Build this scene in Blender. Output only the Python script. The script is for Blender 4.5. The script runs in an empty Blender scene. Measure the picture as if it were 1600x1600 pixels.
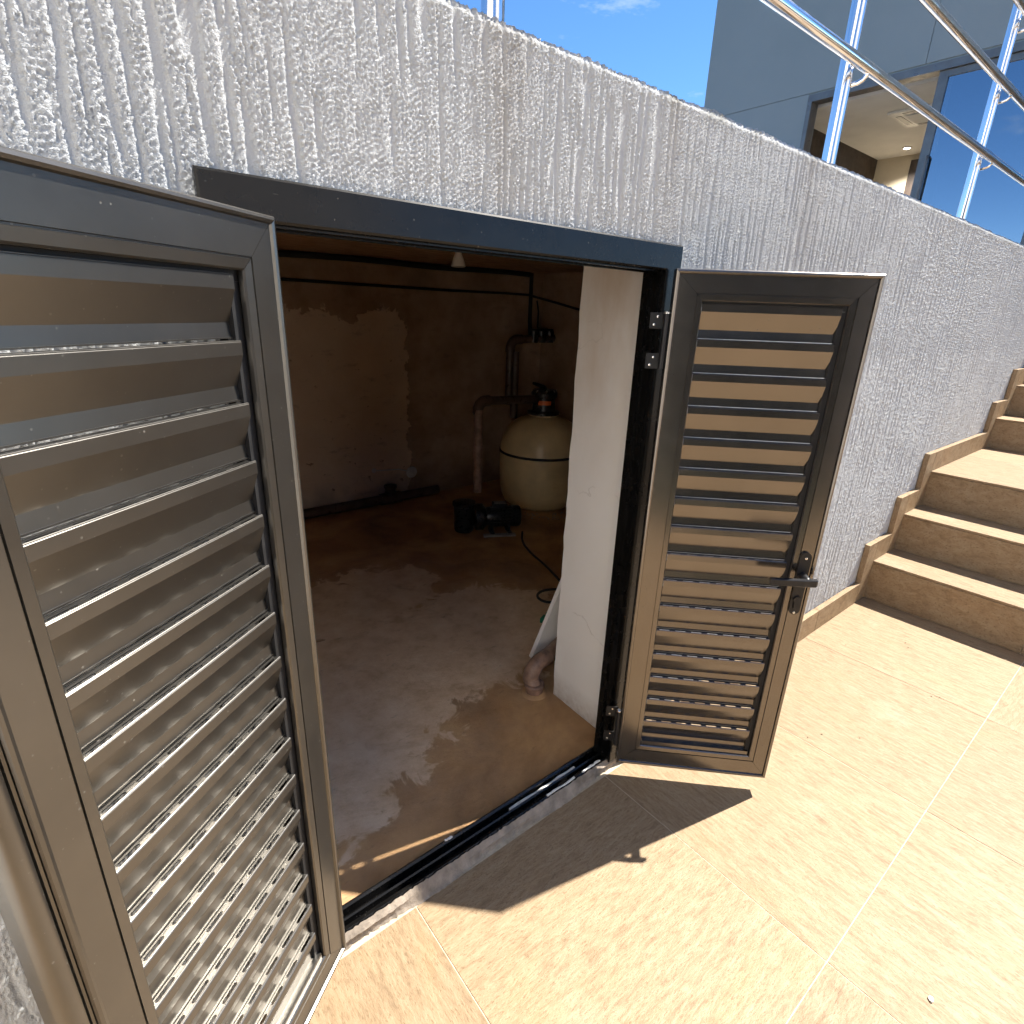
import bpy, bmesh, math, random
import numpy as np
from mathutils import Vector, Matrix

random.seed(7)
rng = np.random.default_rng(11)
SC = bpy.context.scene
COL = SC.collection
R = math.radians

# ---------------------------------------------------------------- camera
cam_d = bpy.data.cameras.new('camera')
cam = bpy.data.objects.new('camera', cam_d)
COL.objects.link(cam)
yaw, pitch, roll = R(39.5475), R(19.7976), R(-2.0724)
fw = Vector((math.sin(yaw) * math.cos(pitch), math.cos(yaw) * math.cos(pitch), -math.sin(pitch)))
rt = Vector((math.cos(yaw), -math.sin(yaw), 0))
dn = fw.cross(rt)
r2 = rt * math.cos(roll) + dn * math.sin(roll)
d2 = -rt * math.sin(roll) + dn * math.cos(roll)
mw = Matrix((r2, -d2, -fw)).transposed().to_4x4()
mw.translation = Vector((0.0, -0.762, 1.2145))
cam.matrix_world = mw
cam_d.sensor_width = 36
cam_d.sensor_fit = 'HORIZONTAL'
cam_d.lens = 871.8 / 1600 * 36
cam_d.clip_start = 0.02
cam_d.clip_end = 3000
SC.camera = cam

# ---------------------------------------------------------------- sky, sun, exposure
sun_vec = Vector((0.763, -0.178, 1.307)).normalized()
sun_el = math.asin(sun_vec.z)
sun_az = math.atan2(sun_vec.x, sun_vec.y)
world = bpy.data.worlds.new('World')
SC.world = world
world.use_nodes = True
wn = world.node_tree
bg = wn.nodes['Background']
sky = wn.nodes.new('ShaderNodeTexSky')
sky.sky_type = 'NISHITA'
sky.sun_disc = False
sky.sun_elevation = sun_el
sky.sun_rotation = sun_az
sky.altitude = 3000
sky.air_density = 0.85
sky.dust_density = 0.0
sky.ozone_density = 1.6
hs = wn.nodes.new('ShaderNodeHueSaturation')
hs.inputs['Saturation'].default_value = 1.2
wn.links.new(sky.outputs[0], hs.inputs['Color'])
wtc = wn.nodes.new('ShaderNodeTexCoord')
wmp = wn.nodes.new('ShaderNodeMapping')
wmp.inputs['Scale'].default_value = (1.2, 2.6, 7.0)
wmp.inputs['Rotation'].default_value = (0.1, 0.25, 0.6)
wno = wn.nodes.new('ShaderNodeTexNoise')
wno.inputs['Scale'].default_value = 2.3
wno.inputs['Detail'].default_value = 7
wno.inputs['Roughness'].default_value = 0.62
wrp = wn.nodes.new('ShaderNodeValToRGB')
wrp.color_ramp.elements[0].position = 0.56
wrp.color_ramp.elements[0].color = (0, 0, 0, 1)
wrp.color_ramp.elements[1].position = 0.82
wrp.color_ramp.elements[1].color = (0.8, 0.8, 0.8, 1)
wmx = wn.nodes.new('ShaderNodeMix')
wmx.data_type = 'RGBA'
wmx.inputs[7].default_value = (4.2, 4.5, 4.8, 1)
wn.links.new(wtc.outputs['Generated'], wmp.inputs[0])
wn.links.new(wmp.outputs[0], wno.inputs['Vector'])
wn.links.new(wno.outputs['Fac'], wrp.inputs[0])
wn.links.new(wrp.outputs[0], wmx.inputs[0])
wn.links.new(hs.outputs[0], wmx.inputs[6])
wn.links.new(wmx.outputs[2], bg.inputs[0])
bg.inputs[1].default_value = 0.05
sun_d = bpy.data.lights.new('sun', 'SUN')
sun_d.energy = 2.2
sun_d.angle = R(0.55)
sun_d.color = (1.0, 0.94, 0.84)
sun = bpy.data.objects.new('sun', sun_d)
COL.objects.link(sun)
sun.rotation_euler = (-sun_vec).to_track_quat('-Z', 'Y').to_euler()
sun.location = (6, -4, 9)

SC.view_settings.view_transform = 'Standard'
SC.view_settings.look = 'None'
SC.view_settings.gamma = 1
SC.view_settings.exposure = 2.6
SC.render.engine = 'CYCLES'
SC.cycles.use_denoising = True
SC.cycles.use_adaptive_sampling = True
SC.cycles.adaptive_threshold = 0.025
SC.cycles.max_bounces = 8
SC.cycles.diffuse_bounces = 5
SC.cycles.glossy_bounces = 4
SC.cycles.transparent_max_bounces = 12
SC.cycles.sample_clamp_indirect = 8
SC.cycles.caustics_reflective = False
SC.cycles.caustics_refractive = False


# ---------------------------------------------------------------- node helpers
class N:
    def __init__(self, name):
        self.m = bpy.data.materials.new(name)
        self.m.use_nodes = True
        self.t = self.m.node_tree
        self.b = self.t.nodes['Principled BSDF']
        self.out = self.t.nodes['Material Output']

    def n(self, typ, **kw):
        nd = self.t.nodes.new('ShaderNode' + typ)
        for k, v in kw.items():
            if k in ('ins',):
                for kk, vv in v.items():
                    if hasattr(vv, 'is_output'):
                        self.t.links.new(vv, nd.inputs[kk])
                    else:
                        nd.inputs[kk].default_value = vv
            else:
                setattr(nd, k, v)
        return nd

    def link(self, a, b):
        self.t.links.new(a, b)

    def set(self, **kw):
        names = dict(color='Base Color', rough='Roughness', metal='Metallic', normal='Normal', spec='Specular IOR Level', ior='IOR')
        for k, v in kw.items():
            i = self.b.inputs[names[k]]
            if hasattr(v, 'is_output'):
                self.link(v, i)
            else:
                i.default_value = (*v, 1) if isinstance(v, tuple) and len(v) == 3 else v

    def coord(self, kind='Object', scale=(1, 1, 1), rot=(0, 0, 0), rand=0.0):
        tc = self.n('TexCoord')
        mp = self.n('Mapping')
        mp.inputs['Scale'].default_value = scale
        mp.inputs['Rotation'].default_value = rot
        src = tc.outputs[kind]
        if rand:
            oi = self.n('ObjectInfo')
            ad = self.n('VectorMath', operation='ADD')
            mu = self.n('VectorMath', operation='SCALE')
            cx = self.n('CombineXYZ')
            self.link(oi.outputs['Random'], cx.inputs[0]); self.link(oi.outputs['Random'], cx.inputs[1]); self.link(oi.outputs['Random'], cx.inputs[2])
            self.link(cx.outputs[0], mu.inputs[0]); mu.inputs['Scale'].default_value = rand
            self.link(src, ad.inputs[0]); self.link(mu.outputs[0], ad.inputs[1])
            src = ad.outputs[0]
        self.link(src, mp.inputs['Vector'])
        return mp.outputs[0]

    def pos(self, scale=(1, 1, 1), rot=(0, 0, 0)):
        g = self.n('NewGeometry')
        mp = self.n('Mapping')
        mp.inputs['Scale'].default_value = scale
        mp.inputs['Rotation'].default_value = rot
        self.link(g.outputs['Position'], mp.inputs['Vector'])
        return mp.outputs[0]

    def noise(self, vec, scale, detail=4, rough=0.55, dist=0.0):
        nd = self.n('TexNoise')
        nd.inputs['Scale'].default_value = scale
        nd.inputs['Detail'].default_value = detail
        nd.inputs['Roughness'].default_value = rough
        nd.inputs['Distortion'].default_value = dist
        self.link(vec, nd.inputs['Vector'])
        return nd.outputs['Fac']

    def ramp(self, fac, stops, interp='LINEAR'):
        nd = self.n('ValToRGB')
        cr = nd.color_ramp
        cr.interpolation = interp
        while len(cr.elements) < len(stops):
            cr.elements.new(0.5)
        for e, (p, c) in zip(cr.elements, stops):
            e.position = p
            e.color = (c, c, c, 1) if not isinstance(c, tuple) else (*c, 1)
        self.link(fac, nd.inputs['Fac'])
        return nd.outputs['Color']

    def mix(self, fac, a, b, mode='MIX'):
        nd = self.n('Mix', data_type='RGBA', blend_type=mode)
        for i, v in ((0, fac), (6, a), (7, b)):
            if hasattr(v, 'is_output'):
                self.link(v, nd.inputs[i])
            else:
                nd.inputs[i].default_value = v if i == 0 else (*v, 1)
        return nd.outputs[2]

    def math(self, op, a, b=0.0, c=0.0, clamp=False):
        nd = self.n('Math', operation=op, use_clamp=clamp)
        for i, v in ((0, a), (1, b), (2, c)):
            if hasattr(v, 'is_output'):
                self.link(v, nd.inputs[i])
            else:
                nd.inputs[i].default_value = v
        return nd.outputs[0]

    def bump(self, h, strength=0.3, dist=0.002, normal=None):
        nd = self.n('Bump')
        nd.inputs['Strength'].default_value = strength
        nd.inputs['Distance'].default_value = dist
        self.link(h, nd.inputs['Height'])
        if normal is not None:
            self.link(normal, nd.inputs['Normal'])
        return nd.outputs[0]

    def xyz(self, vec):
        nd = self.n('SeparateXYZ')
        self.link(vec, nd.inputs[0])
        return nd.outputs


MAT = {}


def mat_simple(name, col, rough=0.5, metal=0.0, var=0.12, scale=20, bump=0.0, bscale=60):
    k = N(name)
    v = k.coord(rand=7)
    n1 = k.noise(v, scale, 5)
    dark = tuple(c * (1 - var * 2) for c in col)
    lite = tuple(min(1, c * (1 + var * 2)) for c in col)
    k.set(color=k.ramp(n1, [(0.3, dark), (0.7, lite)]), metal=metal,
          rough=k.ramp(k.noise(v, scale * 2.3, 4), [(0.3, max(0.02, rough - 0.08)), (0.7, min(1, rough + 0.1))]))
    if bump:
        k.set(normal=k.bump(k.noise(v, bscale, 6, 0.6), bump, 0.003))
    MAT[name] = k.m
    return k.m


# dark anodised aluminium with dust and water spots
def mat_alu(name, dust, spots, tint=(0.20, 0.188, 0.175), rough=0.27):
    k = N(name)
    v = k.coord(rand=13)
    broad = k.noise(v, 9, 5, 0.6)
    k.set(color=k.ramp(broad, [(0.3, tuple(c * 0.93 for c in tint)), (0.7, tuple(c * 1.06 for c in tint))]), metal=0.93,
          rough=k.ramp(k.noise(v, 30, 5), [(0.3, rough - 0.01), (0.75, rough + 0.03)]))
    d = k.n('BsdfDiffuse')
    d.inputs['Color'].default_value = (0.42, 0.40, 0.36, 1)
    vo = k.n('TexVoronoi', feature='F1')
    vo.inputs['Scale'].default_value = 230
    k.link(v, vo.inputs['Vector'])
    jit = k.n('TexWhiteNoise')
    k.link(vo.outputs['Position'], jit.inputs['Vector'])
    rad = k.math('MULTIPLY', k.math('POWER', jit.outputs['Value'], 12.0), 0.30)
    sp = k.math('MULTIPLY', k.math('LESS_THAN', vo.outputs['Distance'], rad), spots)
    sp = k.math('MULTIPLY', sp, k.ramp(k.noise(v, 14, 3), [(0.42, 0.05), (0.68, 1.0)]))
    film = k.math('MULTIPLY', k.ramp(k.noise(v, 26, 5, 0.7), [(0.4, 0.15), (0.75, 1.0)]), dust)
    sc = k.noise(k.coord(scale=(1, 14, 6), rot=(0.3, 0.4, 0.9), rand=5), 40, 2)
    scr = k.math('MULTIPLY', k.ramp(sc, [(0.76, 0.0), (0.80, 1.0)]), 0.10)
    fac = k.math('ADD', k.math('ADD', sp, film), scr, clamp=True)
    ms = k.n('MixShader')
    k.link(fac, ms.inputs[0]); k.link(k.b.outputs[0], ms.inputs[1]); k.link(d.outputs[0], ms.inputs[2])
    k.link(ms.outputs[0], k.out.inputs['Surface'])
    MAT[name] = k.m


mat_alu('alu_dusty', 0.008, 0.4, (0.15, 0.143, 0.132), 0.31)
mat_alu('alu', 0.003, 0.2, (0.20, 0.182, 0.165), 0.20)
mat_alu('alu_frame', 0.012, 0.25, (0.024, 0.024, 0.025), 0.26)
mat_simple('rubber', (0.012, 0.012, 0.013), 0.6)
mat_simple('black_metal', (0.018, 0.018, 0.02), 0.35, 0.3)
mat_simple('screw', (0.75, 0.74, 0.72), 0.25, 1.0, 0.05)
mat_simple('chrome', (0.80, 0.80, 0.81), 0.09, 1.0, 0.03, 8)
mat_simple('mortar', (0.25, 0.21, 0.17), 0.9, 0, 0.2, 30, 0.7, 120)
mat_simple('concrete', (0.34, 0.32, 0.30), 0.9, 0, 0.15, 12, 0.4, 80)
mat_simple('brown_pvc', (0.10, 0.06, 0.045), 0.32, 0, 0.15, 14)
mat_simple('brown_pvc_faded', (0.30, 0.19, 0.14), 0.38, 0, 0.2, 30)
mat_simple('pump_black', (0.016, 0.016, 0.018), 0.3, 0, 0.2, 20)
mat_simple('tank_cream', (0.72, 0.57, 0.33), 0.35, 0, 0.08, 6)
mat_simple('cable_black', (0.02, 0.02, 0.02), 0.5)
mat_simple('white_plastic', (0.72, 0.70, 0.66), 0.35, 0, 0.06, 20)
mat_simple('orange_label', (0.75, 0.16, 0.03), 0.4, 0, 0.05, 20)
mat_simple('green_plastic', (0.02, 0.22, 0.13), 0.4)
mat_simple('wood_edge', (0.28, 0.16, 0.09), 0.7, 0, 0.25, 25)
mat_simple('seed', (0.05, 0.04, 0.03), 0.8)
mat_simple('pebble', (0.85, 0.83, 0.80), 0.6, 0, 0.05)
mat_simple('house_frame', (0.16, 0.155, 0.15), 0.35, 0.5, 0.08, 8)
mat_simple('house_ceiling', (0.80, 0.78, 0.74), 0.8, 0, 0.03, 3)
mat_simple('house_cream', (0.66, 0.58, 0.44), 0.8, 0, 0.05, 3)
mat_simple('house_dark_wood', (0.05, 0.035, 0.027), 0.5, 0, 0.25, 6)
mat_simple('white_chip', (0.80, 0.79, 0.76), 0.7, 0, 0.1, 60)


def mat_lamp():
    k = N('lamp_glow')
    k.b.inputs['Emission Color'].default_value = (1, 0.93, 0.8, 1)
    k.b.inputs['Emission Strength'].default_value = 6
    MAT['lamp_glow'] = k.m


mat_lamp()


def mat_glass():
    k = N('sliding_glass')
    tr = k.n('BsdfTransparent'); tr.inputs[0].default_value = (0.20, 0.26, 0.31, 1)
    gl = k.n('BsdfGlossy'); gl.inputs['Roughness'].default_value = 0.015
    gl.inputs['Color'].default_value = (0.75, 0.85, 0.95, 1)
    lw = k.n('LayerWeight'); lw.inputs[0].default_value = 0.35
    fac = k.math('ADD', k.math('MULTIPLY', lw.outputs['Fresnel'], 0.55), 0.32, clamp=True)
    ms = k.n('MixShader')
    k.link(fac, ms.inputs[0]); k.link(tr.outputs[0], ms.inputs[1]); k.link(gl.outputs[0], ms.inputs[2])
    k.link(ms.outputs[0], k.out.inputs['Surface'])
    MAT['sliding_glass'] = k.m


mat_glass()


# beige stone-look porcelain tile: grain runs along the tile's own x
def mat_tile(name='tile'):
    k = N(name)
    v = k.coord(rand=23)
    vs = k.coord(scale=(6.5, 30, 10), rot=(0, 0, 0.10), rand=23)
    streak = k.noise(vs, 3.2, 5, 0.68, 0.5)
    fine = k.noise(k.coord(scale=(12, 42, 20), rot=(0, 0, 0.10), rand=23), 9, 4, 0.65, 0.3)
    blot = k.noise(k.coord(scale=(1, 2.2, 1), rand=23), 3.2, 5, 0.6, 0.8)
    base = k.ramp(streak, [(0.30, (0.215, 0.146, 0.083)), (0.46, (0.30, 0.209, 0.122)), (0.66, (0.35, 0.262, 0.163))])
    rust = k.ramp(blot, [(0.55, 0.0), (0.8, 0.45)])
    base = k.mix(rust, base, (0.40, 0.23, 0.11))
    pale = k.ramp(k.noise(v, 5.5, 5, 0.6, 0.6), [(0.58, 0.0), (0.78, 0.5)])
    base = k.mix(pale, base, (0.41, 0.33, 0.235))
    pits = k.ramp(fine, [(0.34, 0.75), (0.45, 0.0)])
    base = k.mix(pits, base, (0.17, 0.108, 0.055))
    oi = k.n('ObjectInfo')
    val = k.ramp(oi.outputs['Random'], [(0.0, 0.84), (1.0, 0.98)])
    base = k.mix(1.0, base, val, 'MULTIPLY')
    k.set(color=base, rough=k.ramp(streak, [(0.3, 0.62), (0.7, 0.5)]), spec=0.35)
    grain = k.noise(k.coord(scale=(70, 190, 90), rot=(0, 0, 0.1), rand=23), 1.6, 5, 0.6, 0.4)
    nb = k.bump(grain, 0.55, 0.0016)
    k.set(normal=k.bump(fine, 0.35, 0.002, nb))
    MAT[name] = k.m


mat_tile()


def mat_stucco():
    k = N('stucco')
    p = k.pos()
    x, y, z = k.xyz(p)
    big = k.noise(p, 1.6, 5)
    base = k.ramp(big, [(0.3, (0.455, 0.472, 0.485)), (0.7, (0.51, 0.528, 0.54))])
    # rust-brown runs below the railing posts
    run = k.noise(k.pos(scale=(16, 1, 1.2)), 2.4, 6, 0.65, 0.3)
    msk = None
    for cx, w, a in ((0.60, 0.07, 0.5), (1.02, 0.05, 0.22), (1.60, 0.09, 0.35), (2.72, 0.09, 0.2)):
        d = k.math('ABSOLUTE', k.math('SUBTRACT', x, cx))
        mm = k.math('MULTIPLY', k.math('SUBTRACT', 1.0, k.math('DIVIDE', d, w), clamp=True), a)
        msk = mm if msk is None else k.math('ADD', msk, mm)
    top = k.n('MapRange', ins={'Value': z, 'From Min': 1.25, 'From Max': 1.6, 'To Min': 0.15, 'To Max': 1.0}).outputs[0]
    msk = k.math('MULTIPLY', k.math('MULTIPLY', msk, top), k.ramp(run, [(0.35, 0.1), (0.62, 1.0)]))
    base = k.mix(msk, base, (0.22, 0.165, 0.105))
    edge = k.n('MapRange', ins={'Value': z, 'From Min': 1.575, 'From Max': 1.6, 'To Min': 0.0, 'To Max': 0.5}).outputs[0]
    edge = k.math('MULTIPLY', edge, k.ramp(k.noise(p, 14, 5), [(0.45, 0.0), (0.7, 1.0)]))
    base = k.mix(edge, base, (0.22, 0.21, 0.16))
    k.set(color=base, rough=1.0, spec=0.0)
    k.set(normal=k.bump(k.noise(p, 520, 2, 0.6), 0.55, 0.0025))
    MAT['stucco'] = k.m


mat_stucco()


def mat_white_plaster():
    k = N('white_plaster')
    p = k.pos()
    x, y, z = k.xyz(p)
    base = k.ramp(k.noise(p, 3, 5), [(0.3, (0.83, 0.83, 0.83)), (0.7, (0.88, 0.88, 0.885))])
    up = k.n('MapRange', ins={'Value': z, 'From Min': 0.7, 'From Max': 1.3, 'To Min': 0.0, 'To Max': 0.7}).outputs[0]
    stain = k.math('MULTIPLY', up, k.ramp(k.noise(k.pos(scale=(2, 2, 0.8)), 5, 5), [(0.35, 0.3), (0.7, 1.0)]))
    base = k.mix(stain, base, (0.50, 0.36, 0.22))
    low = k.n('MapRange', ins={'Value': z, 'From Min': 0.0, 'From Max': 0.10, 'To Min': 0.9, 'To Max': 0.0}).outputs[0]
    base = k.mix(k.math('MULTIPLY', low, k.noise(p, 60, 4)), base, (0.32, 0.24, 0.16))
    # hairline crack
    cr = k.n('TexVoronoi', feature='DISTANCE_TO_EDGE')
    cr.inputs['Scale'].default_value = 2.2
    dv = k.n('VectorMath', operation='ADD')
    nn = k.n('TexNoise'); nn.inputs['Scale'].default_value = 14; nn.inputs['Detail'].default_value = 5
    k.link(p, nn.inputs['Vector'])
    sc = k.n('VectorMath', operation='SCALE'); sc.inputs['Scale'].default_value = 0.12
    k.link(nn.outputs['Color'], sc.inputs[0]); k.link(p, dv.inputs[0]); k.link(sc.outputs[0], dv.inputs[1])
    k.link(dv.outputs[0], cr.inputs['Vector'])
    line = k.ramp(cr.outputs['Distance'], [(0.002, 0.3), (0.005, 0.0)])
    gate = k.ramp(k.noise(p, 4.3, 2), [(0.56, 0.0), (0.62, 1.0)])
    base = k.mix(k.math('MULTIPLY', line, gate), base, (0.2, 0.18, 0.16))
    k.set(color=base, rough=0.8, spec=0.25)
    k.set(normal=k.bump(k.noise(p, 260, 4, 0.55), 0.25, 0.001))
    MAT['white_plaster'] = k.m


mat_white_plaster()


# damp pump-room plaster: paint peeling off a darker render
def mat_damp():
    k = N('damp_plaster')
    p = k.pos()
    x, y, z = k.xyz(p)
    n1 = k.noise(p, 4.2, 5, 0.62, 0.4)
    n2 = k.noise(p, 15, 5, 0.65, 0.3)
    warp = k.math('MULTIPLY', k.math('SUBTRACT', n1, 0.5), 0.55)
    zz = k.math('ADD', z, warp)
    xx = k.math('ADD', x, k.math('MULTIPLY', k.math('SUBTRACT', k.noise(p, 9, 5, 0.6), 0.5), 0.22))
    below = k.n('MapRange', ins={'Value': zz, 'From Min': 1.165, 'From Max': 1.18, 'To Min': 1.0, 'To Max': 0.0}).outputs[0]
    leftof = k.n('MapRange', ins={'Value': xx, 'From Min': 1.755, 'From Max': 1.765, 'To Min': 1.0, 'To Max': 0.0}).outputs[0]
    paint = k.math('MULTIPLY', below, leftof)
    flake = k.ramp(n2, [(0.33, 0.0), (0.36, 1.0)])
    paint = k.math('MULTIPLY', paint, flake)
    painted = k.ramp(k.noise(p, 7, 6), [(0.3, (0.76, 0.60, 0.46)), (0.7, (0.84, 0.69, 0.55))])
    bare = k.ramp(k.noise(p, 5, 5, 0.65), [(0.3, (0.36, 0.25, 0.16)), (0.7, (0.54, 0.40, 0.285))])
    col = k.mix(paint, bare, painted)
    mould = k.ramp(k.noise(k.pos(scale=(1, 1, 2.2)), 6.5, 5, 0.7), [(0.57, 0.0), (0.75, 0.55)])
    col = k.mix(mould, col, (0.19, 0.14, 0.10))
    foot = k.n('MapRange', ins={'Value': zz, 'From Min': 0.0, 'From Max': 0.18, 'To Min': 0.45, 'To Max': 0.0}).outputs[0]
    col = k.mix(foot, col, (0.12, 0.075, 0.05))
    k.set(color=col, rough=0.85, spec=0.2)
    h = k.math('ADD', k.math('MULTIPLY', paint, 0.6), k.math('MULTIPLY', n2, 0.5))
    k.set(normal=k.bump(h, 0.6, 0.006))
    MAT['damp_plaster'] = k.m


mat_damp()


def mat_wet_floor():
    k = N('wet_concrete')
    p = k.pos()
    x, y, z = k.xyz(p)
    n1 = k.noise(p, 3.4, 5, 0.6, 0.5)
    # dry pale band running from the threshold to the middle of the room, damp elsewhere
    def seg(ax, ay, bx, by, r):
        # distance from the line a-b, limited to the piece between its ends
        L2 = (bx - ax) ** 2 + (by - ay) ** 2
        px = k.math('SUBTRACT', x, ax); py = k.math('SUBTRACT', y, ay)
        t = k.math('DIVIDE', k.math('ADD', k.math('MULTIPLY', px, bx - ax), k.math('MULTIPLY', py, by - ay)), L2, clamp=True)
        dx = k.math('SUBTRACT', px, k.math('MULTIPLY', t, bx - ax)); dy = k.math('SUBTRACT', py, k.math('MULTIPLY', t, by - ay))
        d = k.math('SQRT', k.math('ADD', k.math('MULTIPLY', dx, dx), k.math('MULTIPLY', dy, dy)))
        return k.math('SUBTRACT', r, d)
    s1 = seg(0.36, 0.38, 0.70, 0.56, 0.17)
    s2 = seg(0.62, 0.82, 1.25, 0.82, 0.34)
    s3 = seg(1.0, 1.35, 0.75, 1.25, 0.25)
    s = k.math('MAXIMUM', k.math('MAXIMUM', s1, s2), s3)
    nb = k.noise(p, 8, 5, 0.6, 1.2)
    s = k.math('ADD', s, k.math('MULTIPLY', k.math('SUBTRACT', nb, 0.5), 0.42))
    dry = k.n('MapRange', ins={'Value': s, 'From Min': -0.006, 'From Max': 0.022, 'To Min': 0.0, 'To Max': 1.0}).outputs[0]
    soft = k.n('MapRange', ins={'Value': s, 'From Min': -0.35, 'From Max': 0.1, 'To Min': 0.0, 'To Max': 1.0}).outputs[0]
    grey = k.ramp(k.noise(p, 11, 5, 0.65), [(0.3, (0.62, 0.43, 0.26)), (0.5, (0.75, 0.555, 0.37)), (0.72, (0.82, 0.65, 0.47))])
    rust = k.ramp(n1, [(0.3, (0.22, 0.115, 0.05)), (0.5, (0.42, 0.235, 0.10)), (0.7, (0.62, 0.37, 0.16))])
    col = k.mix(k.math('ADD', k.math('MULTIPLY', dry, 0.72), k.math('MULTIPLY', soft, 0.28)), rust, grey)
    orange = k.ramp(k.noise(p, 5.2, 6, 0.6, 0.6), [(0.58, 0.0), (0.76, 0.6)])
    col = k.mix(orange, col, (0.33, 0.17, 0.065))
    trow = k.ramp(k.noise(k.pos(scale=(3, 9, 1), rot=(0, 0, 0.7)), 6, 5, 0.7), [(0.60, 0.0), (0.74, 0.45)])
    col = k.mix(trow, col, (0.09, 0.055, 0.035))
    k.set(color=col, spec=0.4, rough=k.ramp(dry, [(0.0, 0.5), (1.0, 0.8)]))
    h = k.math('ADD', k.noise(k.pos(scale=(6, 14, 1), rot=(0, 0, 0.7)), 5, 5, 0.65), k.math('MULTIPLY', k.noise(p, 70, 5), 0.35))
    k.set(normal=k.bump(h, 0.4, 0.006))
    MAT['wet_concrete'] = k.m


mat_wet_floor()


def mat_ceiling():
    k = N('formwork_ceiling')
    p = k.pos()
    g = k.noise(k.pos(scale=(2, 9, 1), rot=(0, 0, -0.5)), 4, 5, 0.7, 0.6)
    col = k.ramp(g, [(0.3, (0.26, 0.15, 0.08)), (0.5, (0.52, 0.34, 0.20)), (0.72, (0.68, 0.50, 0.34))])
    k.set(color=col, rough=0.85)
    k.set(normal=k.bump(g, 0.5, 0.01))
    MAT['formwork_ceiling'] = k.m


mat_ceiling()


def mat_house():
    k = N('house_paint')
    p = k.pos()
    col = k.ramp(k.noise(p, 0.9, 5), [(0.3, (0.245, 0.285, 0.295)), (0.7, (0.275, 0.31, 0.32))])
    k.set(color=col, rough=0.85, spec=0.2)
    k.set(normal=k.bump(k.noise(p, 60, 5, 0.6), 0.35, 0.004))
    MAT['house_paint'] = k.m


mat_house()


def mat_grass():
    k = N('added_lawn_grass')
    p = k.pos()
    col = k.ramp(k.noise(p, 9, 5, 0.7), [(0.3, (0.010, 0.017, 0.010)), (0.7, (0.03, 0.042, 0.018))])  # darkened so the leaf reflections stay dark
    k.set(color=col, rough=0.9)
    k.set(normal=k.bump(k.noise(p, 120, 5), 1.0, 0.03))
    MAT['added_lawn_grass'] = k.m


mat_grass()
mat_simple('bounce_white', (0.82, 0.79, 0.74), 0.9, 0, 0.04, 2)  # for the added walls that bounce sunlight
mat_simple('backdrop_green', (0.022, 0.03, 0.016), 0.9, 0, 0.3, 9, 0.8, 30)  # for the added dark box behind the camera
mat_simple('grout', (0.50, 0.42, 0.31), 0.9, 0, 0.12, 60)


# ---------------------------------------------------------------- mesh helpers
def link_mesh(name, me, mat, parent=None, loc=(0, 0, 0), rotz=0.0):
    o = bpy.data.objects.new(name, me)
    if mat is not None and not me.materials:
        me.materials.append(MAT[mat])
    COL.objects.link(o)
    o.location = loc
    o.rotation_euler = (0, 0, rotz)
    o.parent = parent
    return o


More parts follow.
